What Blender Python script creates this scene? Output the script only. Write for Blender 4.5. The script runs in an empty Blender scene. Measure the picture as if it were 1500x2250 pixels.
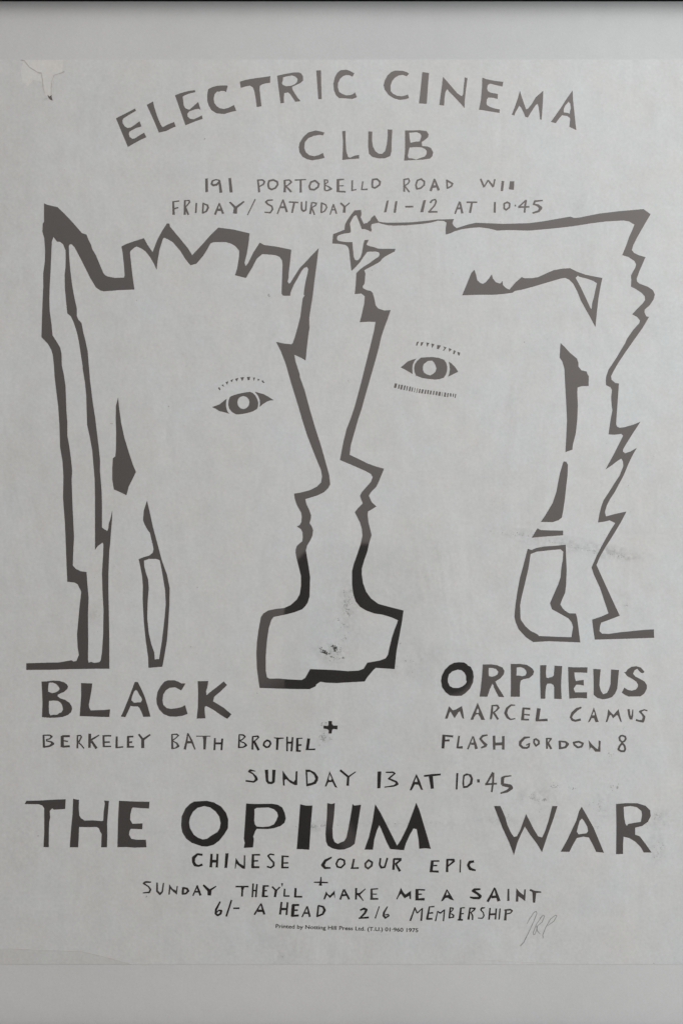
import bpy, math, random
from mathutils import Vector, Matrix
from mathutils.geometry import delaunay_2d_cdt

random.seed(7)
scene = bpy.context.scene
col = scene.collection

# ------------------------------------------------------------------ scale
S = 0.51 / 1500.0            # metres per unit of the poster's drawing grid
ZC = 1.50                    # height of the picture's centre on the wall
def gx(px): return (px - 750.0) * S
def gz(py): return ZC + (1125.0 - py) * S

# ------------------------------------------------------------------ camera
DIST = 0.95
cam_d = bpy.data.cameras.new("camera")
cam = bpy.data.objects.new("camera", cam_d)
col.objects.link(cam)
cam.location = (0, -DIST, ZC)
cam.rotation_euler = (math.radians(90), 0, 0)
cam_d.sensor_fit = 'VERTICAL'
cam_d.sensor_height = 24.0
cam_d.lens = 24.0 * DIST / (2250 * S)
cam_d.clip_start = 0.01
cam_d.clip_end = 100
scene.camera = cam

# ------------------------------------------------------------------ world: the dim room in front of the picture,
# a bright wall behind the viewer (mirrored in the poster's gloss) with the viewer's dark figure against it
world = bpy.data.worlds.new("World")
scene.world = world
world.use_nodes = True
wn = world.node_tree.nodes; wl = world.node_tree.links
for n in list(wn): wn.remove(n)
def N(t, **k):
    n = wn.new(t)
    for a, b in k.items(): setattr(n, a, b)
    return n
def M(op, a, b=None, c=None, clamp=False):
    n = N('ShaderNodeMath', operation=op, use_clamp=clamp)
    for i, v in enumerate((a, b, c)):
        if v is None: continue
        if isinstance(v, (int, float)): n.inputs[i].default_value = v
        else: wl.new(v, n.inputs[i])
    return n.outputs[0]
def SM(v, a, b, lo=0.0, hi=1.0):
    n = N('ShaderNodeMapRange', interpolation_type='SMOOTHSTEP')
    wl.new(v, n.inputs['Value'])
    for k, x in (('From Min', a), ('From Max', b), ('To Min', lo), ('To Max', hi)): n.inputs[k].default_value = x
    return n.outputs['Result']
def RAMP(v, stops):
    n = N('ShaderNodeFloatCurve')
    wl.new(M('MULTIPLY_ADD', v, 0.5, 0.5, clamp=True), n.inputs['Value'])
    c = n.mapping.curves[0]
    n.mapping.use_clip = False
    for i, (x, y) in enumerate(stops):
        p = (x * .5 + .5, y)
        if i == 0: c.points[0].location = p
        elif i == len(stops) - 1: c.points[-1].location = p
        else: c.points.new(*p)
    n.mapping.update()
    return n.outputs[0]
tc = N('ShaderNodeTexCoord')
sx = N('ShaderNodeSeparateXYZ'); wl.new(tc.outputs['Generated'], sx.inputs[0])
X, Y, Z = sx.outputs
ny = M('MAXIMUM', M('MULTIPLY', Y, -1.0), 0.05)
U = M('DIVIDE', M('DIVIDE', X, ny), 750 * S / DIST)
V = M('DIVIDE', M('DIVIDE', Z, ny), 1125 * S / DIST)
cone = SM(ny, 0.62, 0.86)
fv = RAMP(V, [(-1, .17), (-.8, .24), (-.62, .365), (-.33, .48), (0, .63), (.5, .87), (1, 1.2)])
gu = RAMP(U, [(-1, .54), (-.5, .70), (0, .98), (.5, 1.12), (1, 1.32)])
nz = N('ShaderNodeTexNoise'); nz.inputs['Scale'].default_value = 9.0; nz.inputs['Detail'].default_value = 3.0
wl.new(tc.outputs['Generated'], nz.inputs['Vector'])
wob = M('MULTIPLY_ADD', nz.outputs['Fac'], 0.5, -0.25)
def ell(cx, cy, rx, ry):
    a = M('DIVIDE', M('SUBTRACT', U, (cx - 750) / 750), rx / 750)
    b = M('DIVIDE', M('SUBTRACT', V, (1125 - cy) / 1125), ry / 1125)
    return M('ADD', M('SQRT', M('ADD', M('MULTIPLY', a, a), M('MULTIPLY', b, b))), wob)
def sup(cx, cy, rx, ry, p):
    a = M('ABSOLUTE', M('DIVIDE', M('SUBTRACT', U, (cx - 750) / 750), rx / 750))
    b = M('ABSOLUTE', M('DIVIDE', M('SUBTRACT', V, (1125 - cy) / 1125), ry / 1125))
    return M('ADD', M('POWER', M('ADD', M('POWER', a, p), M('POWER', b, p)), 1 / p), M('MULTIPLY', wob, .25))
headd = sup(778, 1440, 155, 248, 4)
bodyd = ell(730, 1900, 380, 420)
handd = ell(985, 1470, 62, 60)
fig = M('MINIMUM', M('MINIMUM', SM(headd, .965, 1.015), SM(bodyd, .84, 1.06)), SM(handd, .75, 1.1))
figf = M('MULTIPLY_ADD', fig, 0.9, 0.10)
# pale slanting light streaks painted into the world, mirrored in the gloss
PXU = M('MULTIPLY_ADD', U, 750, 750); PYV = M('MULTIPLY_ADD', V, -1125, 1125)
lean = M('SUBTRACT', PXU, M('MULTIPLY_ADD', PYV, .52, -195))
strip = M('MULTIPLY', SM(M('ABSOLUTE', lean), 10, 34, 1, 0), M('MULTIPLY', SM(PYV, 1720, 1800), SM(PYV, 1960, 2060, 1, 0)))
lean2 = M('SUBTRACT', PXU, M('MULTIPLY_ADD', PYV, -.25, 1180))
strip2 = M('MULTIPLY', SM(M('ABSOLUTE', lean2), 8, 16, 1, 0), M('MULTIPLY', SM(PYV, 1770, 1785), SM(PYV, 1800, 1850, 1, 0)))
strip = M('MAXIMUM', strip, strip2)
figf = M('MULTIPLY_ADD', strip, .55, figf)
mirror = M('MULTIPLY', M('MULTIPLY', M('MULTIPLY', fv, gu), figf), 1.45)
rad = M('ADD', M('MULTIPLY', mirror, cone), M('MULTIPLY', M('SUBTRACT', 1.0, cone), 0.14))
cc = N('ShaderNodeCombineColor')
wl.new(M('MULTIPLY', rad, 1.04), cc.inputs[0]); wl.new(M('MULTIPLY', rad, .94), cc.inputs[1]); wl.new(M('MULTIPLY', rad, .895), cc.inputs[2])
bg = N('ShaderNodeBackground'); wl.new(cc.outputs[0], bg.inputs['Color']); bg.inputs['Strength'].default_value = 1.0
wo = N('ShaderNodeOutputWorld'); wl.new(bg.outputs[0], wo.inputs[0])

# ------------------------------------------------------------------ window light from the right
def area(name, loc, aim, size, energy, color):
    d = bpy.data.lights.new(name, 'AREA'); d.shape = 'RECTANGLE'; d.size, d.size_y = size; d.energy = energy; d.color = color
    o = bpy.data.objects.new(name, d); col.objects.link(o); o.location = loc
    o.rotation_euler = (Vector(aim) - Vector(loc)).to_track_quat('-Z', 'Y').to_euler()
    return o
area("window_light", (1.30, -0.94, 2.00), (0.0, 0, 1.50), (.9, 1.4), 23.6, (0.90, 1.0, 1.05))

scene.render.engine = 'CYCLES'
scene.view_settings.view_transform = 'Standard'
scene.view_settings.look = 'None'
scene.view_settings.exposure = 0.0
scene.view_settings.gamma = 1.0
scene.view_settings.use_curve_mapping = False

# ------------------------------------------------------------------ materials
def mat(name, base, rough=0.6, coat=0.0, mottles=(), spec=0.3, bump=None, ripple=None, stains=()):
    """mottles: (scale, detail, colour multiplier at the low end, at the high end)"""
    m = bpy.data.materials.new(name); m.use_nodes = True
    nt = m.node_tree; b = nt.nodes['Principled BSDF']; L = nt.links
    b.inputs['Roughness'].default_value = rough
    b.inputs['Specular IOR Level'].default_value = spec
    if coat:
        b.inputs['Coat Weight'].default_value = coat
        b.inputs['Coat IOR'].default_value = 1.85
        b.inputs['Coat Roughness'].default_value = 0.015
    g = nt.nodes.new('ShaderNodeNewGeometry')
    cur = None
    for sc, det, lo, hi in mottles:
        t = nt.nodes.new('ShaderNodeTexNoise'); t.inputs['Scale'].default_value = sc; t.inputs['Detail'].default_value = det
        L.new(g.outputs['Position'], t.inputs['Vector'])
        r = nt.nodes.new('ShaderNodeValToRGB')
        r.color_ramp.elements[0].position = .3; r.color_ramp.elements[1].position = .7
        r.color_ramp.elements[0].color = (*lo, 1); r.color_ramp.elements[1].color = (*hi, 1)
        L.new(t.outputs['Fac'], r.inputs['Fac'])
        mx = nt.nodes.new('ShaderNodeMix'); mx.data_type = 'RGBA'; mx.blend_type = 'MULTIPLY'
        mx.inputs['Factor'].default_value = 1.0
        if cur is None: mx.inputs['A'].default_value = (*base, 1)
        else: L.new(cur, mx.inputs['A'])
        L.new(r.outputs['Color'], mx.inputs['B'])
        cur = mx.outputs['Result']
    if stains:
        tot = None
        def mm(op, a, c, clamp=False):
            n = nt.nodes.new('ShaderNodeMath'); n.operation = op; n.use_clamp = clamp
            for i, v in enumerate((a, c)):
                if isinstance(v, (int, float)): n.inputs[i].default_value = v
                else: L.new(v, n.inputs[i])
            return n.outputs[0]
        sp = nt.nodes.new('ShaderNodeSeparateXYZ'); L.new(g.outputs['Position'], sp.inputs[0])
        for px, py, rx, ry, slope, amt in stains:
            dx = mm('SUBTRACT', sp.outputs[0], gx(px)); dz = mm('SUBTRACT', sp.outputs[2], gz(py))
            dz = mm('ADD', dz, mm('MULTIPLY', dx, slope))
            q = mm('ADD', mm('POWER', mm('DIVIDE', dx, rx * S), 2), mm('POWER', mm('DIVIDE', dz, ry * S), 2))
            q = mm('MULTIPLY', mm('SUBTRACT', 1.0, q, True), amt)
            tot = q if tot is None else mm('ADD', tot, q)
        t = nt.nodes.new('ShaderNodeTexNoise'); t.inputs['Scale'].default_value = 190; t.inputs['Detail'].default_value = 6; t.inputs['Roughness'].default_value = .7
        L.new(g.outputs['Position'], t.inputs['Vector'])
        r = nt.nodes.new('ShaderNodeMapRange'); r.inputs['From Min'].default_value = .42; r.inputs['From Max'].default_value = .68
        L.new(t.outputs['Fac'], r.inputs['Value'])
        f = mm('SUBTRACT', 1.0, mm('MULTIPLY', tot, r.outputs['Result']), True)
        mx = nt.nodes.new('ShaderNodeMix'); mx.data_type = 'RGBA'; mx.blend_type = 'MULTIPLY'; mx.inputs['Factor'].default_value = 1.0
        L.new(cur, mx.inputs['A']); L.new(f, mx.inputs['B']); cur = mx.outputs['Result']
    if cur is None: b.inputs['Base Color'].default_value = (*base, 1)
    else: L.new(cur, b.inputs['Base Color'])
    if bump:
        t = nt.nodes.new('ShaderNodeTexNoise'); t.inputs['Scale'].default_value = bump[0]; t.inputs['Detail'].default_value = 5
        L.new(g.outputs['Position'], t.inputs['Vector'])
        bp = nt.nodes.new('ShaderNodeBump'); bp.inputs['Strength'].default_value = bump[1]; bp.inputs['Distance'].default_value = bump[2]
        L.new(t.outputs['Fac'], bp.inputs['Height']); L.new(bp.outputs['Normal'], b.inputs['Normal'])
        if ripple:
            mp = nt.nodes.new('ShaderNodeMapping'); mp.inputs['Rotation'].default_value = (0, .5, 0); mp.inputs['Scale'].default_value = (1.0, 1, .45)
            L.new(g.outputs['Position'], mp.inputs['Vector'])
            t2 = nt.nodes.new('ShaderNodeTexNoise'); t2.inputs['Scale'].default_value = ripple[0]; t2.inputs['Detail'].default_value = 3.5; t2.inputs['Distortion'].default_value = .6
            L.new(mp.outputs[0], t2.inputs['Vector'])
            b2 = nt.nodes.new('ShaderNodeBump'); b2.inputs['Strength'].default_value = ripple[1]; b2.inputs['Distance'].default_value = ripple[2]
            L.new(t2.outputs['Fac'], b2.inputs['Height']); L.new(b2.outputs['Normal'], bp.inputs['Normal'])
    return m
def gm(a, b=None, c=None): return (a, a if b is None else b, a if c is None else c)
PAPER_MOTTLE = [(9, 4, (.975, .955, .940), (1.0, 1.0, 1.0)), (75, 6, gm(.93), gm(1.0)), (420, 4, gm(.91), gm(1.0)),
                (30, 3, (1.0, .985, .970), (.978, .998, 1.0)), (160, 3, (1.0, .985, .985), (.985, 1.0, .995))]
# grubby areas of the sheet: grid x, y, radii, slant, strength
STAINS = [(728, 1436, 55, 34, .2, .22), (765, 1330, 28, 62, 0, .20), (750, 1385, 70, 50, .5, .10), (712, 1612, 20, 40, 0, .22), (1185, 1754, 75, 26, .1, .20),
          (1325, 1770, 50, 34, 0, .16), (1445, 1800, 50, 28, 0, .20), (1440, 1862, 26, 48, 0, .18), (1250, 1196, 210, 22, .18, .24), (1345, 1216, 70, 20, .18, .2),
          (900, 1450, 75, 60, 0, .12), (1376, 1325, 45, 30, .4, .12), (690, 1817, 40, 14, -.15, .32), (880, 1811, 160, 9, 0, .18), (1100, 1803, 90, 12, 0, .16),
          (300, 1830, 400, 8, 0, .05), (1445, 690, 50, 60, 0, .09), (206, 1352, 20, 26, 0, .2), (630, 2090, 60, 60, 0, .12), (60, 1850, 50, 120, 0, .10), (1100, 1640, 380, 120, 0, .06), (870, 1250, 200, 120, 0, .07),
          (250, 250, 130, 90, 0, .06), (620, 700, 160, 140, 0, .06), (1200, 450, 200, 90, 0, .05), (30, 420, 60, 300, 0, .07)]
PAPER = (.602, .615, .614)
m_paper = mat('aged_paper', PAPER, .8, .3, PAPER_MOTTLE, bump=(220, .3, .0004), ripple=(13, .6, .0042), stains=STAINS)
m_ink = mat('printing_ink', (.0115, .0100, .0088), .65, 1.0, [(60, 4, gm(.75), gm(1.2))])
m_thin = mat('worn_ink', (.020, .019, .018), .65, 1.0, [(250, 3, gm(.5), gm(1.6))])
m_pencil = mat('pencil_line', (.24, .25, .25), .6, .3, [(600, 3, gm(.7), gm(1.4))])
m_smudge = mat('ink_smudge', (.06, .06, .055), .7, .5, [(500, 3, gm(.5), gm(1.5))])
m_grime = mat('grey_grime', (.29, .29, .285), .7, .3, [(300, 3, gm(.85), gm(1.15))])
m_stain = mat('pale_stain', (.50, .49, .47), .7, .3, [(200, 3, gm(.94), gm(1.06))])
m_fold = mat('folded_paper', (.570, .578, .572), .8, .3, PAPER_MOTTLE)
m_crease = mat('crease_edge', (.66, .66, .645), .8, .3, PAPER_MOTTLE)
m_tear = mat('tear_edge', (.42, .40, .385), .7, .3, [(300, 3, gm(.8), gm(1.2))])
m_board = mat('filler_board', (.575, .578, .572), .9, 0, [(7, 3, gm(.94), gm(1.0)), (90, 5, gm(.97), gm(1.0)), (600, 3, gm(.95), gm(1.0))], spec=.1, bump=(300, .2, .0003))
m_black = mat('black_lacquer', (.003, .003, .003), .6, 0, [(30, 3, gm(.8), gm(1.2))], spec=.1)
m_wall = mat('wall_paint', (.62, .61, .59), .9, 0, [(4, 3, gm(.95), gm(1.0)), (150, 4, gm(.97), gm(1.0))])

# ------------------------------------------------------------------ builders
def mesh_obj(name, verts, faces, material, parent=None):
    me = bpy.data.meshes.new(name); me.from_pydata(verts, [], faces); me.update()
    me.materials.append(material)
    o = bpy.data.objects.new(name, me); col.objects.link(o)
    if parent is not None:
        o.parent = parent
        if parent.type == 'EMPTY': o.matrix_parent_inverse = Matrix.Translation(-parent.location)
    return o
def box(name, x0, x1, y0, y1, z0, z1, material, parent=None, bevel=0.0):
    v = [(x, y, z) for x in (x0, x1) for y in (y0, y1) for z in (z0, z1)]
    f = [(0, 1, 3, 2), (4, 6, 7, 5), (0, 4, 5, 1), (2, 3, 7, 6), (0, 2, 6, 4), (1, 5, 7, 3)]
    o = mesh_obj(name, v, f, material, parent)
    if bevel:
        b = o.modifiers.new('bevel', 'BEVEL'); b.width = bevel; b.segments = 2
    return o
def tag(o, label=None, cat=None, kind=None, group=None):
    for k, v in (('label', label), ('category', cat), ('kind', kind), ('group', group)):
        if v: o[k] = v

# tiles: origin and magnification of the grid a shape is drawn on
TILES = {}
def pts(txt, tile):
    """'x,y x,y' in tile units -> list of grid points (extra numbers kept); '@name' switches tile."""
    out = []
    for tok in txt.split():
        if tok[0] == '@': tile = tok[1:]; continue
        a = [float(q) for q in tok.split(',')]
        ox, oy, k = TILES[tile]
        out.append([ox + a[0] / k, oy + a[1] / k] + [q / k for q in a[2:]])
    return out
def ccw(p):
    a = sum(p[i][0] * p[(i + 1) % len(p)][1] - p[(i + 1) % len(p)][0] * p[i][1] for i in range(len(p)))
    return p if a > 0 else p[::-1]

class Ink:
    """collects filled outlines, holes and brush strokes; build() unites them into one flat mesh"""
    def __init__(self, tile=None): self.t = tile; self.pos = []; self.neg = []
    def P(self, txt, *holes):
        self.pos.append([p[:2] for p in pts(txt, self.t)])
        for h in holes: self.H(h)
        return self
    def H(self, txt): self.neg.append([p[:2] for p in pts(txt, self.t)]); return self
    def S(self, txt, w=None):
        for part in txt.split(';'):
            q = pts(part, self.t)
            if w: q = [[p[0], p[1], w / TILES[self.t][2]] for p in q]
            q = [[p[0], p[1], p[2] * 1.08] for p in q]
            for i in range(len(q) - 1):
                (x0, y0, a), (x1, y1, b) = q[i], q[i + 1]
                L = math.hypot(x1 - x0, y1 - y0) or 1e-6
                nx, ny = -(y1 - y0) / L, (x1 - x0) / L
                self.pos.append([[x0 + nx * a / 2, y0 + ny * a / 2], [x1 + nx * b / 2, y1 + ny * b / 2],
                                 [x1 - nx * b / 2, y1 - ny * b / 2], [x0 - nx * a / 2, y0 - ny * a / 2]])
            closed = len(q) > 3 and q[0][:2] == q[-1][:2]
            for i in range(0 if closed else 1, len(q) - 1):
                x, y, w_ = q[i]
                self.pos.append([[x + w_ * .49 * math.cos(k * math.pi / 5 + .1), y + w_ * .49 * math.sin(k * math.pi / 5 + .1)] for k in range(10)])
        return self
    def blob(self, x, y, rx, ry=None, rot=0, n=7):
        ry = ry or rx
        p = []
        for k in range(n):
            a = 2 * math.pi * k / n; r = random.uniform(.6, 1.25)
            dx, dy = rx * r * math.cos(a), ry * r * math.sin(a)
            p.append([x + dx * math.cos(rot) - dy * math.sin(rot), y + dx * math.sin(rot) + dy * math.cos(rot)])
        self.pos.append(p)
        return self
    def build(self, name, material, parent, lift=1):
        verts, faces, npos = [], [], len(self.pos)
        for poly in self.pos + self.neg:
            poly = ccw(poly)
            faces.append(list(range(len(verts), len(verts) + len(poly))))
            verts += [Vector((p[0], p[1])) for p in poly]
        v, e, f, ov, oe, of = delaunay_2d_cdt(verts, [], faces, 1, 1e-4, True)
        keep = [t for t, ids in zip(f, of) if any(i < npos for i in ids) and not any(i >= npos for i in ids)]
        used = sorted({i for t in keep for i in t}); remap = {a: b for b, a in enumerate(used)}
        y = FACE_Y - 0.00012 * lift
        vs = [(gx(v[i].x), y, gz(v[i].y)) for i in used]
        return mesh_obj(name, vs, [[remap[i] for i in t] for t in keep], material, parent)

# ------------------------------------------------------------------ setting: wall, frame, added board filling the bands beyond the poster
box('wall', -1.6, 1.6, 0.020, 0.10, 0.0, 2.8, m_wall); tag(bpy.data.objects['wall'], kind='structure')
frame = bpy.data.objects.new('picture_frame', None); col.objects.link(frame); frame.location = (0, 0.02, ZC)
tag(frame, 'thin black picture frame with an added pale grey filler board behind the poster', 'picture frame')
FACE_BACK = .0003
XL, XR, ZT, ZB = gx(-150), gx(1650), gz(2.2), gz(2252)
RW, RD = .016, -.017  # rail depth shaped so the rails shade the board's top and bottom edges
for nm, a in (('frame_rail', (XL - RW, XR + RW, RD, .0195, ZT, ZT + RW)), ('frame_rail', (XL - RW, XR + RW, RD, .0195, ZB - RW, ZB)),
              ('frame_rail', (XL - RW, XL, RD, .0195, ZB + .0002, ZT - .0002)), ('frame_rail', (XR, XR + RW, RD, .0195, ZB + .0002, ZT - .0002))):
    box(nm, *a, m_black, frame, .0012)
box('filler_board', XL + .0002, XR - .0002, FACE_BACK, .006, ZB + .0002, ZT - .0002, m_board, frame)  # made-up board standing in for blurred bands above and below the sheet

# ------------------------------------------------------------------ the poster
FACE_Y = 0.0
poster = bpy.data.objects.new('poster', None); col.objects.link(poster); poster.location = (0, 0, gz(2119))
tag(poster, 'aged grey cinema club poster printed with two linocut faces and hand cut lettering', 'poster')
box('paper_sheet', gx(-45), gx(1545), FACE_Y, .0002, gz(2119), gz(131), m_paper, poster)
# ------------------------------------------------------------------ the drawing
TILES.update({
 '1': (50, 430, 3.75), '2': (50, 800, 3.75), '3': (50, 1100, 3.75), '4': (400, 450, 3.75), '5': (700, 440, 3.75),
 '6': (1000, 440, 10 / 3), '7': (560, 740, 3.75), '8': (540, 1100, 3.75), '9': (1080, 720, 3.75), '10': (1080, 1060, 3.75),
 '11': (1000, 570, 1500 / 340), '12': (450, 810, 7.5), '13': (850, 740, 25 / 3), 's': (700, 440, 7.5),
 'A': (240, 140, 5), 'B': (500, 140, 5), 'C': (820, 140, 5), 'D': (1020, 140, 5), 'E': (640, 260, 4.6875),
 'F': (440, 380, 1500 / 420), 'G': (820, 380, 1500 / 420), 'I': (360, 380, 5),
 '14': (70, 1480, 6), '14b': (80, 1600, 6), '15': (270, 1480, 6), '16': (500, 1560, 6), '17': (950, 1440, 6), '18': (1190, 1440, 6),
 '19': (520, 1670, 5), '20': (800, 1670, 1500 / 350), '21': (40, 1740, 5), '22': (380, 1740, 5), '23': (660, 1740, 5),
 '24': (1070, 1740, 1500 / 380), '25': (400, 1860, 1500 / 340), '26': (690, 1870, 1500 / 370), '27': (300, 1915, 1500 / 380),
 '28': (680, 1915, 1500 / 280), '29': (940, 1930, 5), 'c': (0, 0, 5), 'px': (0, 0, 1)})

# left head
Ink('1').P("""178,62 205,75 290,95 345,148 400,205 490,308 527,320 545,365 565,405 575,440 605,490 640,575 665,635 680,655 700,665 760,677 835,675 842,660
 835,560 825,470 815,418 850,400 920,375 1000,350 1030,405 1072,465 1085,430 1110,365 1150,290 1190,228 1210,230 1215,255 1290,345 1360,430
 @4 85,415 160,335 240,245 300,188 420,203 557,235 548,320 535,400 515,480 525,505 545,480 590,390 640,312 680,332 780,345 900,370 890,470
 878,570 878,600 870,635 882,650 895,640 925,590 970,520 1010,480 1060,425 1125,358 1110,480 1090,630 1075,760 1060,850 1048,930 1048,980
 1050,1010 1040,1080 1030,1160 1018,1283 985,1262 925,1235 912,1140 930,1090 955,1000 975,920 990,800 995,770 1010,745 1002,740 1008,690
 1020,620 1035,560 1040,530 1030,512 1005,520 985,545 955,600 920,660 895,720 890,750 830,748 820,730 825,600 828,500 825,460 805,430 770,415
 700,408 660,407 645,420 620,440 605,465 580,515 527,603 437,580 455,525 470,430 472,380 440,340 400,318 360,307 260,308 235,318 210,365
 175,420 120,485 70,498 @1 1340,520 1300,455 1240,385 1200,360 1165,345 1155,360 1130,440 1115,520 1105,610 1080,555 1050,505 1015,460 980,435
 940,418 925,425 890,455 885,470 895,560 905,650 922,773 800,778 670,788 640,780 605,755 560,680 490,540 430,425 405,400 390,402 382,415
 385,500 395,620 410,740 430,850 448,930 448,990 460,1020 487,1050 500,1120 520,1200 537,1280 545,1380 555,1490
 @2 555,120 565,200 580,320 600,450 612,550 628,680 640,800 638,870 645,960 652,1040 655,1150 655,1345 670,1358 700,1375 708,1350 712,1310
 725,1275 740,1205 738,1280 730,1370 @3 722,360 715,420 708,600 708,760 712,920 715,1100 716,1385 600,1385 400,1388 250,1393 32,1395 32,1340
 100,1338 200,1335 300,1333 405,1315 420,1325 445,1320 465,1270 455,1210 450,1100 460,990 470,880 485,750 455,690 430,675 370,668 365,560
 355,300 350,180 340,50 @2 335,1100 338,920 330,800 310,680 305,500 295,350 280,230 265,100 @1 260,1400 250,1310 238,1270 210,1220 157,1165
 160,1050 165,900 172,750 172,640 185,540 187,450 180,350 165,295 168,230 178,215""",
 """@1 255,340 285,378 310,380 335,400 355,450 357,520 355,590 348,650 350,760 358,850 370,970 400,995 425,1050 450,1130 465,1200 480,1300 497,1410
 @2 495,30 515,150 525,250 530,400 533,500 555,600 575,710 585,830 595,950 598,1100 598,1300 @3 598,405 620,375 660,345 667,360 665,440 655,600
 660,760 668,900 665,1100 655,1250 645,1315 635,1330 590,1337 565,1328 545,1335 540,1310 542,1150 540,950 545,800 535,690 528,588 480,582
 440,562 415,535 418,440 425,300 418,150 412,30 @2 405,950 410,880 400,780 385,670 370,590 370,480 362,380 358,250 355,180 340,80
 @1 325,1400 322,1300 310,1250 280,1200 248,1150 240,1060 225,950 222,850 225,750 232,620 238,480 242,380""").build('hair_outline', m_ink, poster)
Ink('4').P("""912,1140 925,1235 935,1290 970,1400 @7 370,330 410,440 450,590 500,760 545,900 590,1060 612,1140 620,1215 605,1245 570,1280 520,1305
 415,1338 425,1380 445,1420 463,1470 @8 538,120 535,150 525,185 545,215 554,245 548,290 530,330 505,370 495,410 412,400 420,375 440,355 465,335
 470,300 467,260 455,235 422,213 445,200 458,175 462,130 455,95 430,50 @7 387,1460 370,1430 345,1385 328,1330 323,1292 370,1285 450,1265 510,1235
 545,1200 553,1150 545,1100 520,1040 480,940 430,810 395,700 360,580 320,450 290,350 255,225 215,120 175,42 235,55 300,62""").build('face_profile', m_ink, poster)
Ink('8').P("""495,410 505,470 520,560 530,630 528,700 525,790 510,840 490,870 465,895 400,920 330,938 230,958 210,985 190,1050 175,1150 165,1280 165,1400
 175,1455 195,1467 270,1465 340,1472 460,1478 490,1460 530,1388 650,1392 750,1397 840,1405 930,1400 970,1385 1000,1335 1100,1318 1150,1300
 1170,1270 1185,1200 1205,1120 1225,1060 1245,1010 1252,985 1200,962 1130,940 1060,930 990,905 940,875 905,830 885,770 875,690 875,580 890,520
 915,450 945,360 1015,350 1000,420 975,490 955,560 955,610 965,680 990,750 1030,805 1090,850 1160,870 1298,905 1285,1000 1265,1110 1240,1240
 1225,1388 1140,1382 1070,1378 1050,1395 1000,1455 978,1490 880,1495 750,1503 660,1500 615,1492 580,1515 575,1530 525,1553 400,1552 250,1548
 115,1543 105,1480 92,1380 88,1260 92,1170 105,1070 125,960 145,930 185,905 250,892 315,885 370,860 420,815 445,770 455,700 455,620 435,540
 420,480 410,430 412,400""").build('neck_outline', m_ink, poster)
Ink('2').P("788,275 795,350 812,480 840,610 880,740 910,830 935,888 905,950 875,1010 857,1080 800,1053 753,1033 740,950 740,860 745,775 765,760 770,700 772,560 768,450 770,345").build('ear', m_ink, poster)
Ink('3').P("""1026,0 1045,80 1075,220 1110,350 1150,500 1190,610 1212,720 1210,860 1200,1020 1190,1150 1170,1270 1152,1368 1038,1378 1035,1290 1015,1150
 1000,1000 990,820 992,700 985,620 970,540 957,482 1000,465 1045,452 1072,430 1080,400 1070,350 1060,310 1050,265 1030,240 1005,195 993,160 1000,80""",
 """1000,495 1040,480 1100,480 1130,490 1145,560 1160,650 1175,740 1180,850 1172,950 1160,1060 1148,1160 1135,1240 1125,1307 1105,1305 1090,1310
 1085,1250 1060,1180 1040,1090 1028,970 1030,850 1040,720 1035,650 1015,590 1003,540""").build('jaw_outline', m_ink, poster)

# right head
Ink('8').P("""1015,350 1035,285 1025,240 1010,180 1003,120 1005,90 1040,70 1075,48 1050,25 @7 960,1360 938,1310 955,1280 1000,1235 1025,1180 1063,1087
 1000,1070 930,1045 860,1010 780,972 790,890 810,820 850,680 880,590 910,480 950,340 990,200 1020,90 @5 515,1125 540,1050 570,970 592,905 540,908
 490,892 468,865 458,810 445,765 430,748 400,742 365,725 362,710 378,685 382,630 385,605 375,578 310,600 308,640 305,700 297,773 350,768
 380,790 375,850 355,940 338,1005 420,1000 468,1003 455,1080 430,1180 400,1300 365,1440 @7 875,375 850,470 820,580 790,670 755,760 730,860
 700,1015 760,1040 830,1070 910,1105 955,1130 970,1155 955,1195 915,1240 880,1280 865,1310 875,1340 888,1372 850,1410 822,1445
 @8 897,95 915,130 940,180 955,230 960,290 945,360""").build('face_profile', m_ink, poster)
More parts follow.
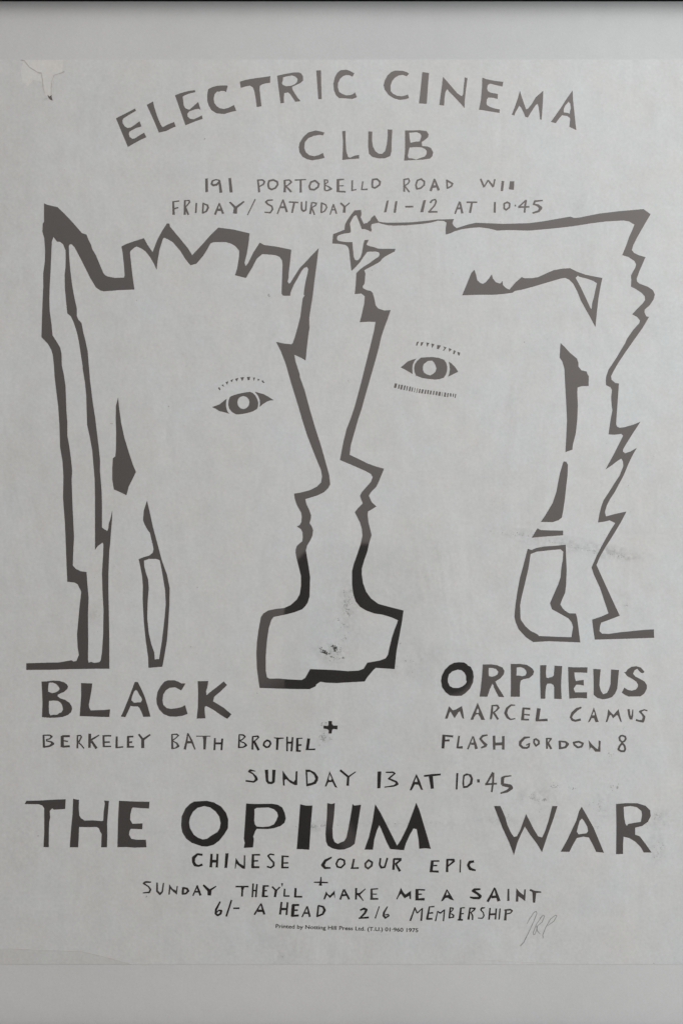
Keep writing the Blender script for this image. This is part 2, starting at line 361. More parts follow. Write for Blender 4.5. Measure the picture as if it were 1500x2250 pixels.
Ink('s').P("""@5 375,578 @s 790,1130 870,1090 980,1030 1020,1000 1045,965 1090,930 1150,895 1250,845 1262,800 1150,800 1050,800 980,797 900,770 850,760 800,742
 788,725 825,650 755,658 740,710 725,800 710,880 690,940 650,985 620,992 595,975 575,930 568,830 560,760 555,690 440,688 380,680 330,670 305,655
 300,620 310,590 340,572 420,548 500,540 530,525 525,460 513,385 550,310 580,260 620,243 640,290 680,390 710,475 760,475 810,490 860,518 872,490
 860,440 868,400 890,388 985,370 1050,390 1130,410 1250,418 1400,412 @5 700,208 850,195 930,183 980,168 1030,170 1052,185 1045,230 1045,282
 1085,272 1120,255 1180,238 1250,228 1320,222 1400,232 1465,248 @6 302,222 380,218 540,222 700,208 860,190 1000,168 1100,155 1230,148 1270,155
 1310,178 1295,215 1270,270 1250,330 1220,402 1265,415 1310,445 1322,470 1315,495 1300,520 1285,550 1287,585 1284,632 1320,650 1365,680
 1385,705 1388,730 1370,755 1330,795 1293,835 1330,855 1350,880 1345,900 1300,950 1255,1015 1240,1050 1215,1090 1180,1150 1120,1240 1103,1290
 1100,1325 1103,1355 1135,1370 1145,1390 1140,1440 @9 985,640 992,680 980,740 968,820 960,878 1010,882 1065,875 1080,890 1050,950 1010,1030
 935,1168 985,1135 1030,1100 1065,1078 1078,1100 1082,1140 1070,1170 1050,1220 1010,1280 960,1360 920,1420 @10 900,200 885,260 873,330 930,322
 970,312 1015,335 985,380 950,440 900,530 860,610 820,700 840,760 890,870 920,960 960,1078 900,1105 825,1130 835,1220 847,1295 950,1292
 1100,1288 1335,1280 1332,1210 1250,1215 1150,1225 1050,1235 960,1248 905,1245 885,1225 890,1180 900,1155 970,1130 1052,1098 1020,1030 960,900
 910,790 860,680 890,610 930,540 1000,430 1060,330 1107,240 1020,258 938,280 930,245 945,190 970,140 1010,80 @9 1085,1215 1120,1130 1150,1065
 1192,990 1140,1020 1095,1035 1078,1020 1080,1000 1110,950 1160,870 1222,775 1160,800 1090,820 1050,825 1030,815 1022,795 1025,740 1035,600
 1045,460 1015,455 985,430 980,400 1000,360 1040,290 1100,200 1170,100 1240,2 @6 1390,900 1415,855 1395,850 1382,820 1385,800 1420,770 1450,725
 1458,690 1445,660 1410,635 1345,610 1328,595 1325,575 1345,520 1390,417 1340,402 1305,385 1290,365 1300,330 1330,270 1370,200 1427,102 1375,65
 1200,80 1050,98 900,128 870,130 840,120 780,130 650,153 540,168 350,173 150,165 90,178 @5 1135,230 1110,210 1100,190 1112,155 1040,158 980,158
 880,170 760,182 640,185 560,185 @s 1050,365 985,350 960,310 920,245 870,285 845,335 820,350 800,375 770,378 745,392 725,355 690,280 705,230
 697,160 590,168 540,230 470,330 435,400 425,485 340,520 240,558 225,712 330,718 440,735 480,765 500,810 510,900 525,1040 540,1165 600,1110
 680,1020 740,930 800,850 860,845 950,845 990,858 1005,890 990,930 930,965 830,1040 740,1095 680,1140 @5 310,600""").build('hair_outline', m_ink, poster)
Ink('11').P("""183,100 200,150 210,200 240,228 265,237 295,220 325,185 352,145 362,185 390,220 430,235 443,225 455,208 460,250 490,278 522,293 545,265
 580,225 640,172 670,182 740,182 800,172 880,135 950,105 1030,90 1110,85 1180,120 1260,148 1340,165 1422,180 1405,260 1385,370 1370,500
 1355,655 1310,570 1260,480 1215,400 1180,310 1140,235 1100,195 1060,178 1020,185 900,220 750,265 650,292 590,303 570,308 555,322 480,333
 380,342 200,343 65,348 110,240 155,130""", "1163,178 1185,157 1200,168 1260,182 1330,205 1370,230 1355,300 1340,370 1325,420 1318,480 1308,475 1260,370 1210,265").build('eyebrow', m_ink, poster)
ear = Ink('9').P("""565,127 600,160 640,205 700,255 712,290 712,320 735,350 780,362 783,378 797,400 795,480 740,482 705,492 702,540 707,640 702,760 690,870 665,970
 662,1005 605,1025 612,900 618,760 612,620 602,450 597,340 580,280 557,245""").build('ear', m_ink, poster)
Ink('9').P("590,1102 612,1104 625,1130 622,1220 612,1300 @10 600,140 585,240 575,290 550,310 500,327 403,325 440,270 500,170 530,80 545,0 @9 560,1200 580,1130").build('earlobe', m_ink, poster)
Ink('10').P("375,378 400,392 470,395 585,397 586,435 520,440 420,447 328,455").build('earring_bar', m_ink, poster)
Ink('10').P("""295,547 325,557 365,540 430,528 520,522 607,513 610,600 615,720 610,850 602,910 575,970 563,1005 580,1035 600,1055 635,1078 690,1080
 700,1110 712,1200 727,1318 600,1313 470,1308 340,1315 280,1275 220,1210 195,1150 185,1105 195,1000 210,900 230,790 260,680""",
 """318,590 370,570 480,558 565,550 588,570 583,640 572,700 565,780 545,840 510,920 478,995 495,1045 560,1080 630,1120 655,1150 668,1190
 660,1240 655,1275 540,1272 385,1265 380,1255 355,1240 320,1225 275,1185 240,1135 235,1120 232,1010 245,940 270,840 300,710 312,630""").build('jaw_outline', m_ink, poster)

# eyes: iris with its corners and lashes
eye = Ink('12').P("440,450 540,418 650,395 745,382 790,400 835,445 865,500 882,560 878,620 860,665 790,705 700,732 600,750 520,755 450,715 405,660 388,590 395,520 415,470",
    "640,450 690,468 725,505 738,555 725,610 690,648 635,667 585,652 550,610 538,560 548,505 585,465").build('eye', m_ink, poster)
for q in ("120,632 180,612 250,585 310,535 365,492 352,545 352,620 365,680 385,720 412,745 330,720 240,698 180,660",
          "825,380 880,395 970,420 1060,470 1138,522 1080,522 1020,545 950,590 905,632 910,570 905,510 880,450"):
    Ink('12').P(q).build('eye_corner', m_ink, eye)
for q in ("240,302 262,345 245,355 222,322", "278,275 303,258 320,298", "345,225 388,207 372,265", "425,195 470,168 447,225", "500,168 555,150 530,213",
          "590,145 650,140 618,205", "695,137 750,135 735,190 710,190", "798,145 832,148 808,205", "868,165 905,178 880,205", "935,205 955,190 985,230 970,240"):
    Ink('12').P(q).build('lash', m_ink, eye)
eye = Ink('13').P("620,382 720,375 830,370 940,385 1040,420 1080,475 1100,550 1095,630 1070,700 1035,750 960,775 880,782 760,772 650,755 530,710 505,650 495,570 510,500 550,440",
    "750,440 825,437 860,470 885,520 903,580 885,640 840,680 790,707 730,690 680,660 655,610 655,550 670,500").build('eye', m_ink, poster)
for q in ("248,560 300,520 380,450 460,420 535,400 500,445 470,510 462,580 465,680 400,640 320,595",
          "1128,455 1180,490 1240,550 1300,640 1200,690 1115,730 1135,680 1150,600 1145,530"):
    Ink('13').P(q).build('eye_corner', m_ink, eye)
for q in ("545,95 582,85 548,165 530,162", "620,100 668,98 635,165 615,165", "718,105 775,112 732,185", "810,122 865,138 822,207", "915,150 985,158 945,225 915,225",
          "1030,175 1088,198 1040,255 1020,250 1050,215", "1130,205 1180,230 1135,275", "1220,245 1258,262 1230,318 1208,315", "1285,275 1338,290 1320,348 1300,335"):
    Ink('13').P(q).build('lash', m_ink, eye)
eye['label'] = 'eye with a second row of short bars printed below it'
for x0, y0, x1, y1, w in ((165, 855, 145, 935, 38), (225, 875, 208, 950, 22), (275, 880, 255, 965, 30), (330, 892, 308, 975, 24), (375, 902, 358, 985, 18), (425, 912, 408, 995, 24),
        (468, 925, 452, 1003, 18), (512, 935, 497, 1018, 10), (558, 942, 540, 1025, 12), (602, 955, 588, 1030, 22), (655, 962, 637, 1035, 30), (708, 970, 692, 1045, 22),
        (755, 975, 742, 1050, 22), (805, 985, 790, 1055, 26), (860, 990, 845, 1062, 20), (912, 1000, 898, 1070, 26), (968, 1008, 952, 1080, 34), (1015, 1015, 1002, 1092, 8),
        (1065, 1020, 1055, 1100, 28), (1115, 1030, 1105, 1105, 20), (1162, 1035, 1162, 1095, 24), (1212, 1040, 1208, 1100, 16), (1255, 1045, 1242, 1118, 16)):
    Ink('13').S(f"{x0},{y0},{w} {x1},{y1},{w}").build('lash', m_ink, eye)

# ------------------------------------------------------------------ the lettering, one mesh per word
def put(ink, name, lift=1): return ink.build(name, m_ink, poster, lift)
put(Ink('A').P("77,600 285,493 297,518 222,560 160,600 146,622 152,655 175,690 205,707 240,700 285,670 335,632 357,688 340,695 300,705 245,735 222,750 218,775 228,805 255,825 285,820 330,790 385,757 410,808 330,845 260,885 208,915")
    .P("415,452 484,415 495,470 530,580 565,665 585,695 600,693 640,670 714,640 733,690 690,708 625,740 548,757 500,640")
    .P("725,347 780,325 870,300 943,290 947,312 880,328 835,345 808,362 815,410 820,460 840,490 880,507 900,490 940,455 980,420 1005,508 985,495 940,502 880,525 860,550 862,580 890,605 930,610 975,590 1018,568 1028,605 940,635 840,677")
    .P("1090,280 1130,258 1190,242 1290,238 1303,247 1285,312 1265,300 1230,298 1205,308 1185,305 1160,335 1148,380 1155,430 1180,465 1215,490 1265,497 1310,485 1345,468 1370,453 1396,517 1345,528 1265,552 1180,545 1125,510 1095,460 1078,400 1080,330")
    .P("@B 135,198 200,178 300,160 380,150 470,137 468,210 420,215 375,230 355,245 352,280 365,400 374,467 322,477 310,380 295,300 280,260 245,240 200,250 148,265")
    .P("@B 545,132 620,115 720,97 780,95 810,108 828,140 830,185 800,212 750,235 708,255 712,280 740,330 775,380 802,412 745,418 720,380 690,335 665,315 622,322 618,375 620,430 583,435 570,330 555,220",
       "@B 610,150 650,138 710,128 745,142 770,165 765,200 740,225 700,242 645,248 608,235 597,212 607,185")
    .P("@B 974,75 1025,72 1028,200 1034,388 997,390 985,220")
    .P("@B 1390,105 1372,143 1335,125 1300,125 1270,135 1235,165 1212,215 1210,260 1225,310 1255,330 1300,348 1345,345 1375,335 1398,315 1420,368 1370,387 1300,380 1225,378 1190,345 1168,290 1162,220 1180,145 1205,100 1240,72 1300,65 1345,80"), 'heading_word')
put(Ink('C').P("392,108 365,138 320,122 275,130 235,155 205,190 188,240 190,300 215,330 260,352 310,358 350,350 378,338 390,378 350,390 290,397 230,382 170,345 125,285 113,235 125,185 155,130 195,92 240,75 320,78 360,90")
    .P("537,92 610,102 598,250 585,440 500,436 520,260")
    .P("764,145 800,185 860,255 920,325 970,358 985,335 992,250 1003,150 1032,158 1015,280 1002,400 1000,488 960,440 880,355 830,305 812,277 790,310 780,380 775,460 724,453 740,330 755,220")
    .P("@D 195,153 240,170 330,188 425,200 415,250 380,242 320,228 280,218 255,235 246,270 255,300 285,318 365,333 362,388 320,375 262,370 245,390 240,430 245,455 280,475 330,492 386,502 383,540 300,527 158,503 180,400 192,250")
    .P("@D 607,298 630,375 660,460 675,500 695,495 740,440 780,370 820,335 863,297 860,400 852,520 845,615 828,610 822,540 812,470 802,440 780,455 730,530 695,590 668,585 650,540 620,480 600,460 585,490 555,540 545,568 518,560 550,480 590,365")
    .P("@D 1185,293 1190,400 1205,540 1225,728 1150,693 1160,600 1130,575 1070,565 1030,610 1000,653 948,638 990,580 1060,480 1110,400", "@D 1143,415 1160,440 1167,490 1157,520 1155,550 1125,540 1087,535 1088,495 1105,460"), 'heading_word')
put(Ink('E').P("340,148 328,175 290,170 230,180 175,205 140,245 133,310 150,350 185,380 235,390 285,378 325,355 342,408 290,420 215,432 160,420 115,395 85,350 78,300 85,255 125,190 175,145 250,125 300,135")
    .P("524,133 557,128 558,240 565,340 585,400 605,405 650,385 697,377 697,414 600,420 525,428 530,330 532,240")
    .P("793,135 832,137 830,230 838,290 865,340 900,365 935,365 965,335 982,270 992,180 991,115 1038,117 1032,230 1030,340 1015,390 960,412 900,412 835,398 800,365 790,290")
    .P("1170,125 1250,125 1320,122 1390,132 1412,165 1405,195 1370,225 1340,245 1345,285 1400,290 1435,305 1458,350 1450,390 1425,415 1350,425 1160,435 1170,330",
       "1212,148 1290,142 1325,155 1338,180 1328,215 1320,238 1280,240 1225,252 1217,210", "1215,300 1290,295 1340,298 1375,315 1393,335 1390,370 1370,395 1320,410 1285,425 1240,412 1205,410 1197,385 1205,345"), 'heading_word')

put(Ink('F').P("40,45 60,42 62,148 42,152").S("150,58,9 125,52,9 97,62,12 90,85,14 102,97,16 130,92,15 148,72,14").S("150,56,14 158,110,18 163,155,20").P("222,42 242,38 255,152 232,154"), 'address_number')
put(Ink('F').S("452,52,12 458,100,13 463,152,15;448,56,9 490,55,12 505,70,12 495,90,12 462,108,8")
    .S("540,62 575,55 605,70 608,92 590,118 560,130 538,118 533,90 540,62", 13)
    .S("662,55,14 664,105,14 662,152,18;662,58,9 700,55,10 715,72,13 690,95,10 668,105,8;672,103,11 715,150,14")
    .S("742,56,10 830,52,8;788,54,14 788,154,16").S("868,72 900,60 930,85 925,110 895,132 862,128 855,105 868,72", 13)
    .S("975,50,10 977,138,12;975,54,7 998,56,9 1000,72,9 978,90,7;980,95,6 1010,110,10 1026,125,16 1000,138,10 978,138,8")
    .S("1080,48,18 1080,150,20;1080,54,13 1128,50,9;1085,102,8 1125,100,8;1080,145,12 1140,148,12")
    .S("1192,58,11 1190,142,11;1188,138,9 1225,130,8").S("1275,66,10 1265,134,10;1263,131,9 1312,128,12")
    .S("1352,52 1385,48 1410,70 1405,95 1370,118 1350,112 1348,85 1352,52", 13), 'address_word')
put(Ink('G').S("240,46,10 242,147,14;240,52,12 275,45,9 283,65,11 270,85,10 245,100,9;248,105,9 282,150,11").S("345,58 375,48 400,68 398,95 370,120 340,125 333,95 345,58", 12)
    .S("480,46,11 448,142,18;480,50,11 512,137,18;462,108,20 500,105,14").S("575,52,12 580,125,11;575,60,14 605,75,13 620,85,13 610,105,12 580,120,11"), 'address_word')
put(Ink('G').S("840,46,12 868,113,14;868,110,9 898,58,10;898,55,10 940,110,16;940,108,11 952,48,11").P("1005,62 1025,64 1016,142 998,142").P("1070,65 1104,66 1100,132 1062,128"), 'address_word')
put(Ink('I').S("105,312,18 110,460,24;97,318,13 172,308,13;110,395,18 162,380,12").S("232,298,17 232,460,22;232,305,10 280,302,13 285,320,15 255,360,12 238,375,11;238,380,20 272,460,18")
    .P("350,330 368,330 362,440 344,442").S("435,326,15 428,446,17;435,335,11 480,355,17 488,380,21 470,420,17 428,442,14")
    .S("612,330,11 563,458,22;612,335,12 652,448,22;585,405,24 640,405,24").S("725,320,16 790,385,26;883,313,16 795,380,24;790,378,34 782,446,40"), 'date_word')
put(Ink('I').S("1005,288,12 920,463,10"), 'slash')
put(Ink('F').S("570,212,9 530,215,11 515,228,14 530,245,12 562,262,11 568,285,12 550,312,11 505,308,8").S("650,208,9 605,323,9;650,212,11 680,308,16;632,270,14 665,268,14")
    .S("696,228,11 770,232,10;738,230,14 720,314,12").S("795,226,11 795,285,13 810,300,13 828,290,12 832,220,9").S("875,230,10 862,323,14;878,232,9 912,238,10 905,255,10 875,272,9;875,275,11 897,328,10")
    .S("952,232,12 948,314,11;952,236,11 985,250,10 992,272,10 975,300,10 948,312,9").S("1045,244,9 1018,327,8;1045,248,10 1069,320,11;1035,290,9 1055,288,9")
    .S("1100,236,13 1132,265,14;1172,234,8 1132,268,10;1132,263,16 1128,312,20"), 'date_word')
put(Ink('G').P("105,218 120,215 102,308 83,310").P("172,222 188,222 176,312 158,312").S("250,265,13 312,264,12").P("392,215 412,213 390,308 367,308")
    .S("445,235,14 460,215,11 485,208,11 492,225,12 480,255,11 440,300,11;430,305,14 502,305,12"), 'date_number')
put(Ink('G').S("675,224,9 640,320,12;678,228,13 697,317,16;655,280,14 690,275,14").S("730,230,12 813,230,11;772,232,14 757,314,15"), 'date_word')
put(Ink('G').P("945,228 960,228 958,312 942,312").S("1025,240 1050,230 1068,240 1066,270 1040,290 1024,278 1025,240", 12).S("1107,256,12 1118,256,12")
    .S("1198,213,11 1140,265,11;1135,268,13 1222,266,12;1198,213,11 1190,250,14 1184,312,12").S("1262,222,14 1327,216,9;1265,220,13 1255,252,13;1255,245,9 1290,255,17 1312,275,23 1295,300,16 1247,315,11"), 'time')

put(Ink('14').P("132,105 200,102 280,92 360,95 430,115 465,140 482,170 470,205 430,240 380,262 345,278 345,300 375,325 440,345 500,385 528,430 535,465 520,510 480,545 410,572 330,580 240,583 138,573 145,400 140,250",
    "230,120 280,118 330,140 360,175 372,205 350,230 310,250 270,257 218,238 220,170", "230,360 290,355 350,360 385,385 405,420 415,475 395,510 360,525 335,543 285,542 250,552 232,520 228,440")
    .P("653,125 800,130 790,220 770,330 755,410 760,450 780,485 850,482 950,480 1035,470 1025,573 900,570 780,565 635,560 645,420 655,280")
    .P("@15 160,110 200,112 240,190 285,290 330,430 367,567 272,570 250,510 225,455 200,432 140,432 105,425 80,480 35,575 -25,565 0,520 70,350 120,220",
       "@15 175,215 195,230 220,280 250,320 255,350 240,378 190,380 150,385 115,352 125,300 150,235")
    .P("@15 828,130 773,222 720,195 690,180 620,188 570,220 535,275 525,350 535,410 580,455 640,465 720,455 780,440 822,415 855,532 790,555 700,568 620,565 540,535 480,470 450,400 445,330 460,240 500,165 550,105 600,88 680,88 730,105 775,130")
    .P("@15 988,100 1127,98 1115,180 1098,235 1105,285 1150,245 1230,185 1330,103 1375,150 1290,235 1205,305 1190,365 1240,395 1330,450 1433,537 1378,597 1290,545 1200,480 1105,428 1080,440 1080,500 1090,590 975,593 990,460 995,250"), 'film_title_word')
put(Ink('17').P("340,90 410,92 450,115 465,135 500,150 530,210 540,280 530,360 490,440 430,500 380,532 300,535 230,530 170,485 125,420 110,340 120,270 160,190 220,130 280,98",
    "330,188 380,195 420,230 440,270 440,325 450,345 430,380 390,410 340,430 270,428 225,405 200,350 200,310 215,250 260,210")
    .P("660,120 770,118 850,130 920,160 945,205 935,250 890,305 825,345 850,400 900,480 942,550 870,547 840,490 805,420 803,395 785,375 755,440 720,545 618,543 635,420 650,270",
       "738,165 790,165 835,180 865,215 855,250 820,272 780,282 740,272 735,220")
    .P("1028,113 1150,112 1240,125 1310,170 1335,210 1320,260 1270,300 1190,315 1158,335 1148,400 1148,545 1028,545 1030,350", "1105,160 1160,155 1200,168 1230,200 1237,235 1220,265 1180,275 1130,265 1103,268 1105,210")
    .P("@18 -25,130 58,128 50,220 55,290 80,300 100,290 130,285 155,265 160,200 165,135 265,142 255,280 250,400 258,575 160,572 160,420 150,390 120,372 70,372 55,400 45,480 42,572 -18,570 -25,350")
    .P("@18 343,152 420,158 598,157 595,230 510,225 425,225 430,290 445,340 490,330 547,322 550,398 500,388 450,385 415,440 435,487 500,487 592,485 592,567 480,560 360,570 350,400")
    .P("@18 675,178 772,183 760,300 755,400 775,470 805,512 855,495 880,450 902,380 905,280 910,185 1012,193 1000,330 990,440 960,505 920,550 865,570 800,580 730,560 680,520 680,350")
    .P("@18 1080,218 1105,220 1125,185 1180,150 1240,142 1300,160 1350,215 1330,235 1300,228 1270,195 1255,175 1220,195 1197,240 1230,280 1290,310 1350,345 1380,390 1380,440 1345,505 1295,540 1140,542 1090,520 1050,490 1085,425 1130,455 1180,465 1235,450 1262,415 1265,385 1240,345 1180,305 1125,275"), 'film_title_word')
put(Ink('14b').S("98,88,22 105,255,28;98,92,14 180,92,17 208,110,24 180,140,15 130,152,13;130,165,15 200,180,19 222,205,34 180,235,23 100,250,18")
    .S("345,100,36 345,250,40;345,105,26 445,105,26;360,165,16 420,175,18;345,243,24 445,238,24").S("545,90,17 545,265,22;540,98,15 585,95,15 598,115,17 580,150,16 560,185,22;560,190,17 595,220,15 632,267,15")
    .S("708,72,34 703,258,30;832,90,13 740,145,24 720,160,20;730,170,28 797,268,30").S("888,92,24 892,248,26;885,100,18 990,100,20;890,185,20 972,182,18;885,240,18 988,240,18")
    .S("1062,108,24 1060,262,28;1055,256,18 1148,246,19").S("1212,105,28 1212,258,32;1205,112,22 1282,110,22;1215,185,18 1265,183,24;1205,246,22 1290,245,20")
    .S("@15 212,798,22 265,870,28;@15 364,803,20 270,870,28;@15 265,862,36 265,982,38"), 'film_title_word')
put(Ink('15').S("650,797,18 655,990,27;650,800,12 715,800,18 735,815,16 700,850,14 660,880,14;665,890,12 715,920,18 733,955,30 700,980,15 645,990,15")
    .S("858,786,15 845,880,22 818,1000,30;862,792,14 910,890,24 953,1000,16;838,905,30 905,905,28").S("968,825,12 1157,825,11;1080,828,52 1082,870,36 1078,1000,28").S("1215,850,22 1208,1010,22;1312,855,24 1300,1010,22;1215,920,24 1310,920,26"), 'film_title_word')
put(Ink('16').S("155,322,15 150,497,23;152,325,13 210,330,19 233,352,17 200,385,13 165,405,20;170,415,13 225,435,15 246,465,26 210,490,17 140,495,15")
    .S("332,345,18 328,522,24;328,350,13 400,345,20 410,360,17 370,400,13 340,420,20;350,415,30 412,530,28").S("522,398 558,415 568,445 545,485 510,492 475,463 485,425 522,398", 22)
    .S("612,365,9 670,375,22 742,370,11;660,375,30 652,527,26").S("785,350,20 785,543,20;858,358,20 842,545,24;785,430,26 855,430,24").S("920,370,26 918,548,32;915,375,14 988,372,13;920,465,22 974,460,20;910,540,20 966,540,21")
    .S("1070,375,36 1050,522,34;1030,520,18 1155,518,20"), 'film_title_word')
put(Ink('16').P("1328,145 1375,145 1375,185 1395,205 1450,205 1447,258 1400,250 1378,260 1370,310 1332,310 1332,265 1310,250 1265,245 1265,205 1320,210 1330,195"), 'plus_sign')
put(Ink('17').P("215,670 235,690 265,725 300,715 385,668 400,740 413,838 390,825 370,770 357,735 335,755 290,828 265,790 235,740 220,760 197,833 162,835 190,750")
    .P("593,622 620,690 650,760 688,850 640,850 625,815 600,775 570,780 545,815 535,848 498,848 530,770 565,690", "595,695 608,720 610,755 585,760 572,755 580,725")
    .S("785,655,20 780,740,28 765,842,24;780,662,16 850,660,22 868,690,26 840,725,18 800,755,16;800,748,26 862,845,24").S("1085,657,14 1030,655,20 980,700,30 960,760,36 985,815,30 1025,845,17 1087,833,14")
    .S("1195,688,24 1183,852,38;1190,697,22 1285,705,26;1190,778,14 1278,785,20;1165,845,20 1268,848,20").S("1398,698,44 1375,860,42;1355,858,22 1512,850,32"), 'credit_word')
put(Ink('18').S("518,685,20 460,710,34 405,760,36 378,815,26 400,850,28 440,862,26 510,845,26").P("682,685 710,770 745,878 705,880 685,830 655,825 630,870 603,885 640,800", "680,738 693,760 695,790 660,790")
    .P("870,710 905,750 940,785 975,745 1008,708 1025,790 1050,880 1030,870 1000,795 985,785 935,830 910,785 890,790 860,878 838,880 860,800")
    .S("1138,708,26 1150,790,26 1172,840,30;1195,713,11 1190,790,20 1172,845,28").S("1387,730,16 1345,717,15 1290,740,26 1315,770,20 1345,810,30 1328,868,34 1280,865,22 1236,850,22"), 'credit_word')
put(Ink('17').S("148,1050,38 135,1227,32;130,1055,20 270,1068,26;145,1125,20 222,1120,26").S("348,1060,20 325,1222,24;318,1215,20 395,1212,32").S("530,1065,13 462,1237,20;535,1070,15 577,1233,36;505,1165,26 560,1165,30")
    .S("722,1050,18 660,1060,26 627,1100,26 660,1140,28 690,1170,34 718,1185,20;705,1190,30 637,1220,18").S("808,1058,32 810,1242,28;930,1063,30 930,1242,30;810,1170,34 930,1165,36"), 'film_title_word')
put(Ink('17').S("1280,1078,16 1210,1085,28 1155,1140,34 1150,1180,30 1185,1216,28 1240,1220,24 1265,1205,24;1262,1212,24 1277,1160,14 1230,1185,14").S("1360,1102 1398,1130 1398,1165 1360,1193 1333,1150 1337,1110 1360,1102", 22)
    .S("@18 62,1090,22 65,1232,22;@18 58,1095,15 120,1098,20 95,1135,16 75,1165,22;@18 80,1160,26 122,1234,26").S("@18 232,1125,28 238,1237,30;@18 225,1132,20 310,1140,22 336,1170,36 310,1210,28 230,1228,20")
    .S("@18 480,1137 538,1160 520,1203 470,1213 427,1180 417,1150 480,1137", 24).P("@18 612,1115 650,1165 700,1215 735,1240 745,1190 745,1120 772,1130 768,1200 768,1270 700,1268 670,1230 640,1210 628,1245 622,1190"), 'film_title_word')
put(Ink('18').S("1060,1057 1093,1070 1103,1100 1085,1130 1055,1145 1027,1120 1017,1085 1035,1062 1060,1057", 22).S("1055,1157 1085,1190 1096,1235 1080,1263 1040,1263 1004,1240 1022,1195 1055,1157", 24), 'episode_number')

put(Ink('19').S("208,122,7 150,112,22 137,125,20 180,150,13 210,185,24 218,212,30 190,240,17 100,228,17").S("328,106,34 335,225,26 350,248,24 385,252,24 405,235,28 410,106,34")
    .P("505,115 540,165 580,215 625,240 645,215 648,125 668,120 665,275 640,275 590,250 545,210 525,220 528,280 510,280 505,200")
    .P("755,105 800,105 860,135 895,185 893,220 870,260 820,278 765,290 762,200", "775,132 810,130 850,165 865,205 850,235 820,250 780,258")
    .P("1020,122 1050,185 1078,250 1105,305 1080,298 1050,240 1005,245 985,290 968,290 995,210", "1020,155 1045,205 1030,225 1008,212").S("1136,110,22 1225,185,22;1307,128,9 1225,185,18;1225,178,22 1218,282,26"), 'date_word')
put(Ink('20').P("125,108 160,106 152,265 122,266").S("203,115,11 270,115,15 288,125,13 230,175,15 300,205,18 310,225,24 280,243,15 190,255,9"), 'date_number')
put(Ink('20').P("490,130 520,190 552,280 535,280 510,232 475,230 445,285 427,285 455,210", "490,160 502,205 472,205").S("561,150,15 640,142,20 718,135,16;625,145,36 640,270,26"), 'date_word')
put(Ink('20').P("866,122 884,122 876,277 860,277").P("930,140 960,125 1005,135 1022,175 1015,225 970,260 930,265 922,220", "945,150 980,142 1000,170 992,215 965,242 940,245 938,190").P("1060,180 1085,182 1085,212 1062,210")
    .S("1212,116,20 1145,230,15;1136,228,17 1247,222,16;1215,118,15 1210,215,17 1198,302,14").S("1382,148,10 1320,155,15 1300,170,28 1298,232,26;1296,230,26 1373,245,30 1383,262,30 1345,292,24 1280,313,12"), 'time')
put(Ink('21').P("95,97 220,95 400,85 525,80 520,187 395,195 378,180 350,210 355,280 345,330 340,450 340,608 282,605 290,450 290,180 270,150 230,135 73,133")
    .P("607,75 672,88 668,180 675,260 695,290 735,315 820,312 920,320 938,315 942,220 955,130 948,95 1000,98 990,220 980,350 982,480 978,608 915,608 920,460 905,440 890,400 865,385 770,387 672,385 668,500 662,608 570,608 585,400 600,250")
    .P("1110,97 1280,105 1445,108 1440,182 1350,178 1260,170 1248,190 1235,250 1232,305 1258,350 1370,345 1365,410 1240,405 1225,430 1220,470 1245,515 1300,525 1405,525 1412,608 1280,612 1190,605 1093,607 1100,300"), 'film_title_word')
put(Ink('22').P("235,105 300,102 370,97 450,115 530,160 585,230 608,300 605,400 565,465 510,535 450,580 380,600 320,598 270,580 210,560 150,515 105,445 92,370 98,270 140,180 190,130",
    "345,155 410,170 470,215 510,270 525,340 515,400 490,440 430,475 375,515 330,522 280,505 230,470 190,400 178,340 190,280 220,220 270,175")
    .P("805,127 900,132 1090,130 1150,140 1200,170 1228,230 1240,290 1225,340 1180,375 1110,398 1040,408 920,405 905,430 882,490 890,520 880,610 780,615 790,560 780,515 795,300",
       "895,190 920,175 1050,170 1110,190 1145,225 1155,265 1135,315 1110,355 1060,378 985,385 920,380 900,355 893,310 897,240")
    .P("@23 -2,135 60,150 132,150 115,350 97,635 20,630 -40,628 -20,380")
    .P("@23 295,122 340,132 378,122 370,250 352,400 355,500 375,550 410,570 440,555 480,540 505,500 520,430 550,270 572,132 590,150 665,140 645,260 620,420 595,570 550,605 480,632 420,635 350,620 300,590 280,540 275,450 290,280")
    .P("@23 820,135 870,215 930,330 1000,470 1060,590 1100,530 1170,390 1230,230 1270,118 1305,200 1350,350 1400,520 1430,625 1370,618 1303,625 1295,520 1275,410 1240,400 1200,470 1155,570 1135,640 985,628 940,540 885,405 865,365 840,420 810,520 795,635 703,633 750,500 790,330"), 'film_title_word')
put(Ink('24').P("57,122 112,122 130,160 155,220 175,290 205,355 230,390 255,385 285,330 310,260 335,192 360,240 400,320 440,385 475,395 500,340 530,250 562,122 607,123 570,240 520,380 473,522 430,450 370,370 325,300 290,370 260,440 230,548 190,440 130,310")
    .P("817,128 850,185 920,310 970,430 1010,527 943,520 915,460 880,395 830,388 775,400 740,460 710,520 635,518 690,420 770,250 795,165", "820,230 840,255 865,300 873,340 860,358 790,368 775,345 785,300 800,250")
    .P("1115,105 1200,97 1300,98 1370,120 1410,160 1415,210 1390,260 1340,295 1280,310 1280,370 1320,385 1370,450 1422,525 1355,525 1330,480 1280,430 1230,400 1180,388 1175,450 1175,538 1115,540 1118,300",
       "1180,130 1240,122 1295,132 1335,165 1340,200 1330,260 1270,268 1220,278 1208,295 1195,275 1185,220"), 'film_title_word')
